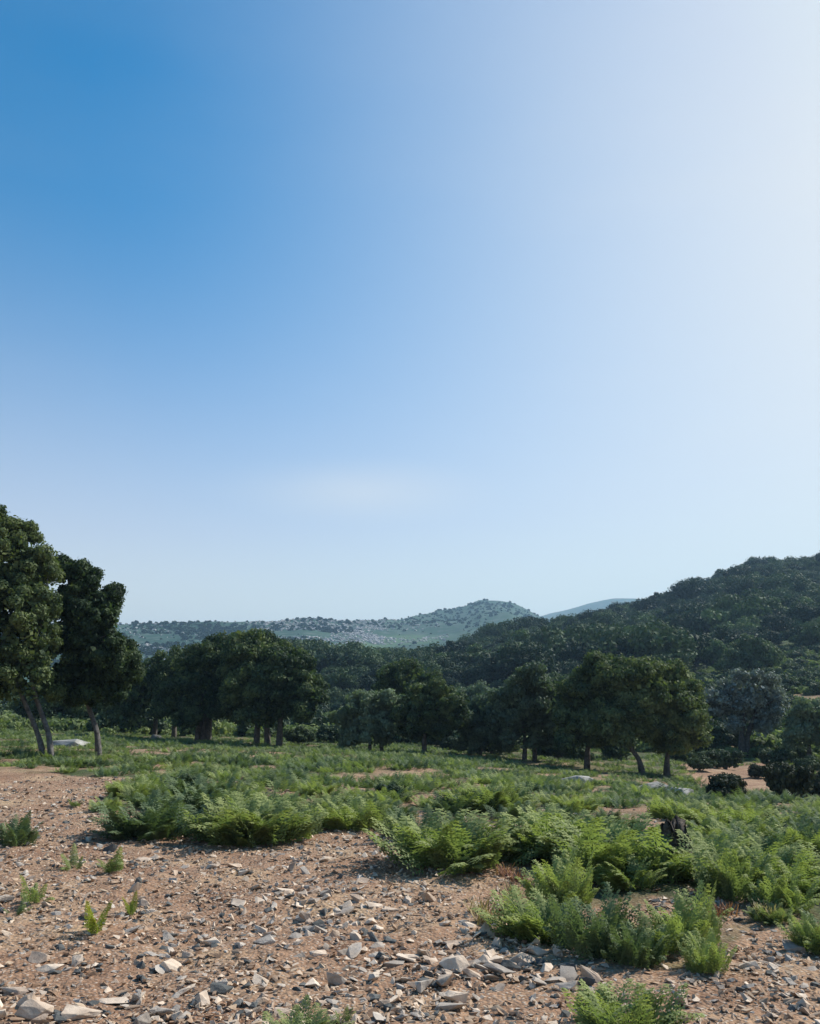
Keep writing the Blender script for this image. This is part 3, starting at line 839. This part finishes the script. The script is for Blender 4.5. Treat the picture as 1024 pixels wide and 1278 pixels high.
def put_fern(px, py, wpx, hpx, label, meshes, name='bracken_clump', group='bracken clumps on the stony ground', n=None):
    """a mound of bracken: base centre at photo (px, py)"""
    x, y, z = hit(px, py)
    u = y / ray(px, py)[1] / FPX
    W, H = wpx * u * .88, hpx * u
    t = thing(name, label, 'fern', (x, y, z), group)
    base_h = .36
    n = n or max(1, int(round((W / .55) ** 1.7)))
    g = np.random.default_rng(int(px * 13 + py))
    sc0 = H / base_h
    Vs, Fs, Ts, o = [], [], [], 0
    me0 = None
    for k in range(n):
        me = meshes[int(g.integers(len(meshes)))]
        if n == 1: dx = dy = 0.0
        else:
            a = g.uniform(0, 6.28); q = math.sqrt(g.random()); dx = q * math.cos(a) * max(W / 2 - .2, .05); dy = q * math.sin(a) * max(W / 2 - .2, .05) * .8
        nv = len(me.vertices); co = np.empty(nv * 3, np.float32); me.vertices.foreach_get('co', co); co = co.reshape(-1, 3).copy()
        tp = np.empty(nv, np.float32); me.attributes['tip'].data.foreach_get('value', tp)
        fi = np.empty(len(me.loops), np.int32); me.loops.foreach_get('vertex_index', fi); fi = fi.reshape(-1, 4)
        r = g.uniform(0, 6.28); c, s = math.cos(r), math.sin(r)
        edge = 1 - .35 * (math.hypot(dx, dy) / max(W / 2, .1)) ** 2
        sc = sc0 * g.uniform(.8, 1.08) * edge
        hsc = max(sc, .7) if n > 1 else max(W / .75, .5 * sc)
        X = (co[:, 0] * c - co[:, 1] * s) * hsc + dx; Y = (co[:, 0] * s + co[:, 1] * c) * hsc + dy
        Z = co[:, 2] * sc + (float(ground_h(x + dx, y + dy)) - z)
        Vs.append(np.stack([X, Y, Z], 1)); Fs.append(fi + o); Ts.append(tp); o += nv
        me0 = me
    me = mesh_np('bracken_clump', np.concatenate(Vs), np.concatenate(Fs), me0.materials[0], False, {'tip': np.concatenate(Ts)})
    obj('fronds', me, t)
    return t

FB = [m for i, m in enumerate(FERN_HI) if i % 3 == 0]; FG = [m for i, m in enumerate(FERN_HI) if i % 3]
mounds = [
    (822, 1098, 40, 34, 'small bracken clump at the left foot of the dark stump', FERN_HI[:2]),
    (868, 1096, 40, 30, 'small bracken clump at the right foot of the dark stump', FERN_HI[1:3]),
    (192, 1042, 100, 62, 'dense dark green bracken mound casting a shadow on the bare ground at left', FB),
    (330, 1046, 140, 62, 'broad bracken mound on the upper edge of the bare stony ground', FG),
    (285, 1052, 60, 44, 'low bracken tuft at the left foot of the broad mound', FG),
    (448, 1034, 80, 52, 'bright green bracken mound above the middle of the bare ground', FG),
    (575, 1080, 130, 82, 'tall sunlit bracken mound overhanging the bare ground at centre', FG),
    (520, 1050, 80, 58, 'blue-green bracken mound left of the tall sunlit mound', FB),
    (700, 1072, 96, 74, 'bracken mound above the small bare strip right of centre', FG),
    (760, 1092, 110, 80, 'pale green bracken mound left of the dark stump', FG),
    (700, 1132, 96, 70, 'bracken mound with upright sunlit fronds behind the large right thicket', FG),
    (672, 1172, 90, 70, 'bracken mound at the left corner of the large right thicket', FG),
    (740, 1188, 110, 84, 'tall shady bracken mound in front of the large right thicket', FB),
    (790, 1202, 56, 66, 'narrow bracken clump at the lower tip of the right thicket', FB),
    (855, 1185, 74, 86, 'light green bracken clump standing alone below the dark stump', FG),
    (885, 1212, 50, 60, 'small bracken clump at the edge of the bare ground at lower right', FG),
    (920, 1122, 104, 78, 'bright bracken mound right of the dark stump', FG),
    (975, 1136, 80, 64, 'bracken mound below the thin bare strip at the right', FG),
    (1015, 1186, 70, 62, 'bracken clump cut by the right edge beside the bare ground', FG),
    (1010, 1074, 84, 62, 'dark blue-green bracken mound at the right edge above the bare strip', FB),
    (905, 1040, 90, 48, 'bracken mound behind the dark stump, under the dry orange slope', FG),
    (775, 1296, 150, 92, 'large feathery bracken clump cut by the bottom edge of the photo', FG),
    (375, 1302, 100, 52, 'low bracken clump cut by the bottom edge near the middle', FG),
    (18, 1054, 62, 42, 'bracken clump cut by the left edge on the bare ground', FB),
    (610, 1012, 100, 46, 'bracken mound behind the tall sunlit mound', FG),
    (255, 1000, 80, 38, 'dark bracken mound behind the gap left of the broad mound', FB),
]
for a in mounds: put_fern(*a)
small = [
    (92, 1086, 34, 36, 'small fern sprig left of the low fern pair on bare ground', FERN_SM),
    (142, 1088, 56, 38, 'small spreading fern right of a sprig on the bare ground at left', FERN_SM),
    (42, 1128, 50, 44, 'small loose fern near the left edge of the bare ground', FERN_SM),
    (20, 1142, 36, 24, 'flat little fern at the left edge below the loose one', FERN_SM),
    (118, 1164, 34, 62, 'yellow-green young fern casting a shadow among the stones', FERN_YL),
    (164, 1142, 24, 38, 'smallest yellow-tipped young fern beside a dark stone', FERN_YL),
    (94, 1006, 34, 18, 'tiny fern among stones near the left meadow edge', FERN_SM),
    (428, 1278, 24, 28, 'single fern sprig at the bottom edge right of the low clump', FERN_SM),
]
for a in small: put_fern(*a, name='young_fern', group='small ferns on the bare ground', n=1)

# infill clumps that make up the thickets: individuals near, one object further off
g = np.random.default_rng(21)
mound_xy = [hit(a[0], a[1])[:2] for a in mounds]
ind, lo = [], []
cells = {}
def free(x, y, d):
    k = (int(x // 1), int(y // 1))
    for a in (-1, 0, 1):
        for b in (-1, 0, 1):
            for q in cells.get((k[0] + a, k[1] + b), ()):
                if (q[0] - x) ** 2 + (q[1] - y) ** 2 < d * d: return False
    cells.setdefault(k, []).append((x, y)); return True
for _ in range(30000):
    T = g.uniform(-.50, .50); Q = math.sqrt(g.uniform(5 ** 2, 62 ** 2))
    x, y = Q * math.sin(T), Q * math.cos(T)
    if y < 4.5 or bool(bare(x, y)): continue
    if fbm(x * .8 + 7, y * .8, 2) < -.42: continue
    if fbm(x * .75 + 31, y * .75, 3) < (.12 if Q < 30 else .03) and g.random() < .93: continue
    if not free(x, y, .46 if Q < 16 else (.48 if Q < 28 else .6)): continue
    if Q < 16.5: ind.append((Q, x, y))
    else: lo.append((x, y, float(ground_h(x, y)) - .02, g.uniform(.55, 1.15) * (1 + .9 * float(fbm(x * .5, y * .5, 2))) * (.85 if Q < 30 else .8), g.uniform(0, 6.28), int(g.integers(9)) if Q < 30 and g.random() < .75 else 9 + int(g.integers(5))))
ind.sort()
def zone(px, py):
    if py > 1090 and px > 600: return 'bracken clump filling the large thicket at lower right'
    if px > 800: return 'bracken clump of the thicket right of the dark stump'
    if px > 600: return 'bracken clump of the thicket left of the dark stump'
    if px > 420: return 'bracken clump of the thicket above the centre of the bare ground'
    if px > 120: return 'bracken clump of the thicket above the bare ground left of centre'
    return 'bracken clump at the left edge beyond the bare ground'
for k, (Q, x, y) in enumerate(ind):
    z = float(ground_h(x, y)); px, py = project(x, y, z)
    sc = g.uniform(.55, 1.0) * (1 + .9 * float(fbm(x * .7, y * .7, 2)))
    if k < 262 and -30 < px < 1054:
        t = thing('bracken_clump', zone(px, py), 'fern', (x, y, z), 'bracken clumps of the thickets', g.uniform(0, 6.28), sc)
        obj('fronds', FERN_HI[int(g.integers(9))], t)
    else:
        lo.append((x, y, z - .02, sc, g.uniform(0, 6.28), int(g.integers(9))))
scatter('bracken_cover', 'bracken and low green growth covering the ground under the oaks', hidden_variants('bracken_source', FERN_LO + MEAD), lo, 14)

# far meadow growth and low scrub between the grove and the wood
P = []
mb = [blob_mesh(520 + i, M_MEAD, 1.0, .5, 420, .10) for i in range(3)] + [blob_mesh(530 + i, M_BUSH, 1.0, .8, 500, .10) for i in range(3)]
for _ in range(11000):
    T = g.uniform(-.5, .5); Q = math.sqrt(g.uniform(58 ** 2, 176 ** 2))
    if Q > 152 and T < .33: continue
    x, y = Q * math.sin(T), Q * math.cos(T)
    if bool(bare(x, y)): continue
    bush = g.random() < .22
    P.append((x, y, max(float(ground_h(x, y)), float(wood_h(x, y)) if Q > 128 else -99) - .08, g.uniform(.9, 2.2) if bush else g.uniform(.8, 1.9), g.uniform(0, 6.28), (3 if bush else 0) + int(g.integers(3))))
scatter('meadow_growth', 'low green growth covering the far meadow below the wood', hidden_variants('meadow_source', mb), P, 6)

# ------------------------------------------------------------------ countable bushes
BV = []
for i in range(5):
    gg = np.random.default_rng(600 + i)
    ells = [(gg.uniform(-.3, .3), gg.uniform(-.3, .3), .45, .5, .5, .42) for _ in range(3)]
    V, F, LC, _ = crown(gg, ells, 30, .16, .055, 6000, fill=.15)
    c = mesh_np('bush_foliage', V, F, M_BUSH)
    V2, F2 = join([tube([(0, 0, -.1), tuple(LC[k] * .5), tuple(LC[k])], [.03, .02, .008], 5) for k in range(7)])
    BV.append((c, mesh_np('bush_stems', V2, F2, M_BARK, True)))
def bush(px, dist, w, label, vi, m=None, group='bushes of the meadow', hsc=1.0, name='bush', py=None):
    if py is not None: x, y, z = hit(px, py); 
    else: x, y, z = at(px, dist)
    u = y / .98 / FPX
    t = thing(name, label, 'bush', (x, y, z), group, vi * 1.3, 1)
    s = w * u / 1.3
    t.scale = (s, s, s * hsc)
    me = BV[vi % 5][0]
    if m:
        me = me.copy(); me.materials.clear(); me.materials.append(m)
    obj('foliage', me, t); obj('stems', BV[vi % 5][1], t)
bush(908, 0, 46, 'dark round bush on the dry orange slope at right', 0, M_DARKB, py=1000)
bush(986, 0, 50, 'dark upright bush right of the round one on the dry slope', 1, M_DARKB, hsc=1.2, py=1000)
bush(1024, 0, 36, 'dark bush cut by the right edge of the photo', 2, M_DARKB, hsc=1.1, py=996)
bush(945, 0, 24, 'small dark bush between the round and the upright bush', 3, M_DARKB, hsc=.9, py=972)
bush(492, 0, 38, 'dark rounded bush behind the bracken at the centre', 4, None, hsc=.7, py=1000)
bush(232, 0, 44, 'dark rounded bush behind the dense bracken mound at left', 2, None, hsc=.6, py=988)
g = np.random.default_rng(31)
for k in range(46):
    px = g.uniform(395, 1020); d = g.uniform(62, 125)
    lab = 'dark green bush on the far meadow between the oaks and the wood' if px < 700 else 'dark green bush on the valley floor below the wooded hill, at the right'
    bush(px, d, g.uniform(1.4, 3.2) / (d / FPX), lab, int(g.integers(5)), group='bushes of the far meadow')
for k, (px, d, w) in enumerate([(420, 55, 40), (440, 58, 30), (375, 50, 34), (560, 52, 26), (700, 50, 36), (880, 48, 34), (900, 47, 40), (868, 45, 28), (985, 52, 36), (850, 52, 30), (640, 54, 34), (960, 50, 34), (1000, 47, 30), (615, 50, 44), (690, 49, 46), (575, 55, 40), (770, 50, 44), (540, 56, 36), (905, 58, 46), (720, 47, 30)]):
    bush(px, d, w, 'low bush at the foot of the grove oaks', k, group='bushes at the feet of the oaks', hsc=.8)

# dark stump beside the bracken
def stump(px, py):
    x, y, z = hit(px, py)
    t = thing('tree_stump', 'dark charred-looking stump standing among the bracken at right', 'stump', (x, y, z))
    H = .62
    V, F = join([tube([(0, 0, -.1), (.02, 0, .15), (-.02, .02, .4), (.03, .0, H)], [.24, .19, .17, .15], 12),
                 tube([(0, 0, .1), (.12, .05, .35), (.17, .05, .5)], [.13, .1, .07], 9),
                 tube([(0, 0, .1), (-.16, .02, .25), (-.2, .03, .36)], [.12, .09, .05], 9),
                 tube([(.0, 0, H - .05), (.01, .0, H + .02), (.0, 0, H + .03)], [.15, .10, .01], 12)])
    V[:, 2] = np.where(V[:, 2] > .4, .4 + (V[:, 2] - .4) * (1 + 1.1 * np.sin(np.arctan2(V[:, 1], V[:, 0]) * 2 + .6)), V[:, 2])
    V = V * np.array([.80, .6, .56]) + np.random.default_rng(4).normal(size=V.shape) * .014
    obj('trunk', mesh_np('stump', V, F, solid_mat('stump_bark', [(.3, (.03, .028, .026)), (.7, (.13, .115, .10))], 14, .95, 1, 20)), t)
stump(845, 1090)

# ------------------------------------------------------------------ stones
RV = [rock_mesh(700 + i, M_ROCK, .42 + .14 * (i % 3), 9 + i % 3) for i in range(12)]
GV = [rock_mesh(730 + i, M_GROCK, .5 + .15 * (i % 3), 9) for i in range(5)]
DV = [rock_mesh(740 + i, M_DROCK, .7, 9) for i in range(4)]
def put_stone(px, py, wpx, label, me, rz, squash=1.0, group='stones on the bare ground', tilt=(0, 0)):
    x, y, z = hit(px, py)
    u = math.hypot(y, CAMZ) / FPX
    s = wpx * u / 1.25
    o = obj('stone', me)
    o.location = (x, y, z + s * .08 * squash); o.rotation_euler = (tilt[0], tilt[1], rz); o.scale = (s, s, s * squash)
    tag(o, label, 'stone', group)
    return o
big = [
    (48, 1200, 40, 'long pale stone leaning left at the lower left', RV[0], 2.2, 1.2),
    (62, 1212, 34, 'pale slab touching the long leaning stone', RV[1], .4, .8),
    (214, 1212, 32, 'pale wedge-shaped stone with a dark shaded foot at lower left', RV[2], .2, 1.5),
    (272, 1240, 34, 'dark blocky stone with a pale cap at lower left', DV[0], .4, 1.2),
    (97, 1268, 52, 'large pale stone near the bottom left corner', RV[3], .3, 1.1),
    (145, 1252, 40, 'flat tan slab right above the large pale corner stone', RV[4], -.3, .5),
    (18, 1240, 46, 'flat pale slab cut by the left edge', RV[5], .1, .6),
    (205, 1268, 26, 'grey pointed stone at the bottom, left one of two', GV[0], .9, 1.5),
    (222, 1270, 24, 'brown pointed stone at the bottom, right one of two', RV[6], 2.0, 1.5),
    (264, 1180, 30, 'tilted pale stone above the wedge-shaped one', RV[7], -.7, 1.1),
    (210, 1168, 24, 'dark triangular stone right of the yellow-green fern', DV[1], .1, 1.1),
    (172, 1104, 18, 'small dark upright stone beside the smallest fern', DV[2], .6, 1.4),
    (267, 1084, 20, 'pale square stone near the broad bracken mound', RV[8], 0, 1.0),
    (306, 1092, 20, 'grey rounded stone at the left of the rubble patch', GV[1], .5, 1.2),
    (332, 1178, 28, 'grey boulder at the lower end of the rubble patch', GV[2], .2, 1.2),
    (400, 1192, 34, 'pale slab with an undercut edge below the rubble patch', RV[9], -.3, .8),
    (318, 1216, 26, 'flat pale stone between the grey boulder and the bottom edge', RV[10], .1, .8),
    (490, 1206, 34, 'bluish-grey pointed stone at bottom centre', GV[3], .3, 1.4),
    (510, 1200, 34, 'pale slab leaning on the bluish-grey stone', RV[11], .2, .7),
    (568, 1178, 36, 'pale flat slab below the tall sunlit bracken mound', RV[0], -.1, .6),
    (583, 1208, 38, 'brownish grey boulder left of the twin boulders at right', GV[4], .2, 1.0),
    (620, 1216, 44, 'dark bluish-grey boulder at lower right of the bare ground', GV[0], -.2, 1.0),
    (655, 1202, 42, 'pale broken slab right of the dark bluish boulder', RV[2], .3, .9),
    (566, 1262, 44, 'large grey stone at the bottom edge right of centre', GV[1], .1, 1.0),
    (486, 1136, 26, 'reddish-brown flat stone in the middle of the bare ground', RV[3], 0, .7),
    (812, 1184, 34, 'pale flat stone between two bracken clumps at right', RV[5], 0, .6),
    (692, 1225, 30, 'narrow grey slab left of the feathery bottom clump', GV[3], .5, .8),
    (380, 1150, 30, 'grey slanting slab in the rubble patch', GV[2], -.8, 1.3),
    (430, 1140, 30, 'dark grey slab in the middle of the rubble patch', GV[4], .6, 1.1),
    (405, 1075, 24, 'brown stone at the top of the rubble patch', RV[7], .3, .9),
]
for k, (px, py, w, lab, me, rz, sq) in enumerate(big): put_stone(px, py, w, lab, me, rz, sq)
g = np.random.default_rng(55)
def stone_zone(px, py):
    if 300 < px < 480 and 1080 < py < 1190: return 'stone in the rubble patch in the middle of the bare ground'
    if py > 1190: return ('small pale stone on the bare ground near the bottom edge' if px < 520 else 'small pale stone on the bare ground at lower right')
    if px < 300: return 'small pale stone on the bare ground at left'
    return 'small pale stone on the bare ground below the central bracken'
n = 0
while n < 268:
    if g.random() < .36: px, py = g.normal(385, 55), g.normal(1130, 34)
    elif g.random() < .3: px, py = g.normal(600, 80), g.normal(1200, 22)
    else: px, py = g.uniform(-10, 1034), g.uniform(1045, 1285)
    x, y, z = hit(px, py)
    if not bool(bare(x, y)): continue
    w = (14 + 20 * g.random() ** 2) * (.55 + .8 * (py - 1000) / 280)
    q = g.random()
    me = RV[int(g.integers(12))] if q < .72 else (GV[int(g.integers(5))] if q < .95 else DV[int(g.integers(4))])
    put_stone(px, py, w, stone_zone(px, py), me, g.uniform(0, 6.28), g.uniform(.7, 1.4), 'small stones on the bare ground', (g.normal() * .4, g.normal() * .4))
    n += 1
# gravel
M_CHIP = solid_mat('soil_chips', [(.25, (.20, .125, .08)), (.75, (.48, .36, .25)), (.5, (.33, .225, .15))], 9, .95, .4, 45, .5, .01)
PV = [rock_mesh(800 + i, M_CHIP if i < 5 else (M_ROCK if i < 6 else M_GROCK), .45, 8, False) for i in range(7)] + [rock_mesh(810 + i, M_DROCK, .6, 11, False) for i in range(1)]
P = []
K = 110000
gT = g.uniform(-.52, .52, K); gQ = 4.0 + 17 * g.random(K) ** 1.35
gx, gy = gQ * np.sin(gT), gQ * np.cos(gT)
keep = (gy > 3.5) & (bare(gx, gy) | (g.random(K) > .9)) & (g.random(K) < .62 + .9 * vnoise(gx * 1.7, gy * 1.7))
gs = (.012 + .065 * g.random(K) ** 3.3) * np.where(gQ < 10, 1, 1.25)
gz = ground_h(gx, gy) + gs * .12
P = np.stack([gx, gy, gz, gs, g.uniform(0, 6.28, K), np.where(g.random(K) < .60, g.integers(0, 5, K), np.array([5, 5, 5, 5, 6, 7])[g.integers(0, 6, K)]), g.normal(size=K) * .3, g.normal(size=K) * .3], 1)[keep][:46000]
scatter('gravel', 'loose gravel and stone chips covering the bare brown soil', hidden_variants('gravel_source', PV), P, 8)

# pale rock ledges
def ledge(px, py, wpx, hpx, label, seed, dist=None, deep=1.0):
    x, y, z = hit(px, py) if dist is None else at(px, dist)
    u = y / .98 / FPX
    me = rock_mesh(seed, M_PALE, 1.0, 22, True, 1.0)
    o = obj('pale_rock', me); o.location = (x, y, z + hpx * u * .5); o.scale = (wpx * u, wpx * u * .8 * deep, hpx * u * 2.6)
    tag(o, label, 'rock', 'pale flat rocks')
ledge(722, 978, 44, 6, 'pale flat rock lying in the bracken below the big dark oak pair', 901)
ledge(815, 988, 44, 7, 'pale flat rock under the straight-trunked dark oak', 902)
ledge(848, 994, 42, 6, 'sloping pale rock right of the one under the straight-trunked oak', 903)
ledge(90, 0, 56, 7, 'pale rock hump between the two left trunks', 904, 34)
ledge(235, 0, 60, 6, 'pale rock strip under the dense oak clump', 905, 60)
ledge(640, 0, 60, 5, 'pale rock strip at the foot of the wood in the centre', 906, 140)
ledge(605, 0, 26, 6, 'small pale rock left of the strip below the wood', 907, 140)
ledge(198, 0, 16, 5, 'small pale rock in the meadow left of the dense clump', 908, 50)

# small dry and reddish tufts at the edges of the bare ground
def tuft_mesh(seed, m, n=70, h=.16):
    gg = np.random.default_rng(seed); V, F = [], []
    for k in range(n):
        a = gg.uniform(0, 6.28); l = h * gg.uniform(.4, 1.1); b0 = np.array([gg.normal() * .04, gg.normal() * .04, -.01])
        d = np.array([math.cos(a) * .45, math.sin(a) * .45, 1]) * l; s = np.array([-math.sin(a), math.cos(a), 0]) * .006
        i = len(V); V += [b0 - s, b0 + s, b0 + d + np.array([0, 0, -.02]) * .5 + s * .3, b0 + d - s * .3]; F.append((i, i + 1, i + 2, i + 3))
    return mesh_np('tuft', np.array(V), np.array(F), m)
TD = [tuft_mesh(950 + i, M_DRY) for i in range(3)]; TRD = [tuft_mesh(960 + i, M_RED, 60, .13) for i in range(2)]
for px, py, red in [(632, 1092, 1), (645, 1100, 1), (890, 1148, 1), (905, 1142, 1), (880, 1152, 1), (600, 1140, 0), (610, 1152, 0), (640, 1120, 0), (955, 1145, 0), (965, 1150, 0), (232, 968, 0), (400, 1000, 0), (385, 1010, 0), (430, 1000, 0), (860, 1160, 1)]:
    x, y, z = hit(px, py)
    o = obj('dry_tuft', (TRD if red else TD)[px % 2]); o.location = (x, y, z); o.rotation_euler = (0, 0, px); o.scale = (1.1, 1.1, .8)
    side = 'right of the big thicket' if px > 800 else ('below the tall sunlit bracken mound' if px > 500 else 'at the meadow edge left of centre')
    tag(o, ('reddish dried tuft ' if red else 'straw-coloured dry tuft ') + side, 'dry tuft', 'dry tufts at the edge of the bare ground')

# ------------------------------------------------------------------ haze
hm, n_, l_, o_ = mat('haze')
pv = n_.new('ShaderNodeVolumePrincipled')
pv.inputs['Color'].default_value = (.44, .72, 1.0, 1)
pv.inputs['Density'].default_value = .00028
pv.inputs['Anisotropy'].default_value = .2
l_.new(pv.outputs[0], o_.inputs['Volume'])
x0, x1, y0, y1, z0, z1 = -4500, 4500, -60, 4500, -12, 330
V = np.array([(x, y, z) for x in (x0, x1) for y in (y0, y1) for z in (z0, z1)])
F = np.array([(0, 1, 3, 2), (4, 6, 7, 5), (0, 4, 5, 1), (2, 3, 7, 6), (0, 2, 6, 4), (1, 5, 7, 3)])
hz = obj('haze', mesh_np('haze', V, F, hm)); hz['kind'] = 'stuff'; hz['label'] = 'thin blue haze over the distant hills'
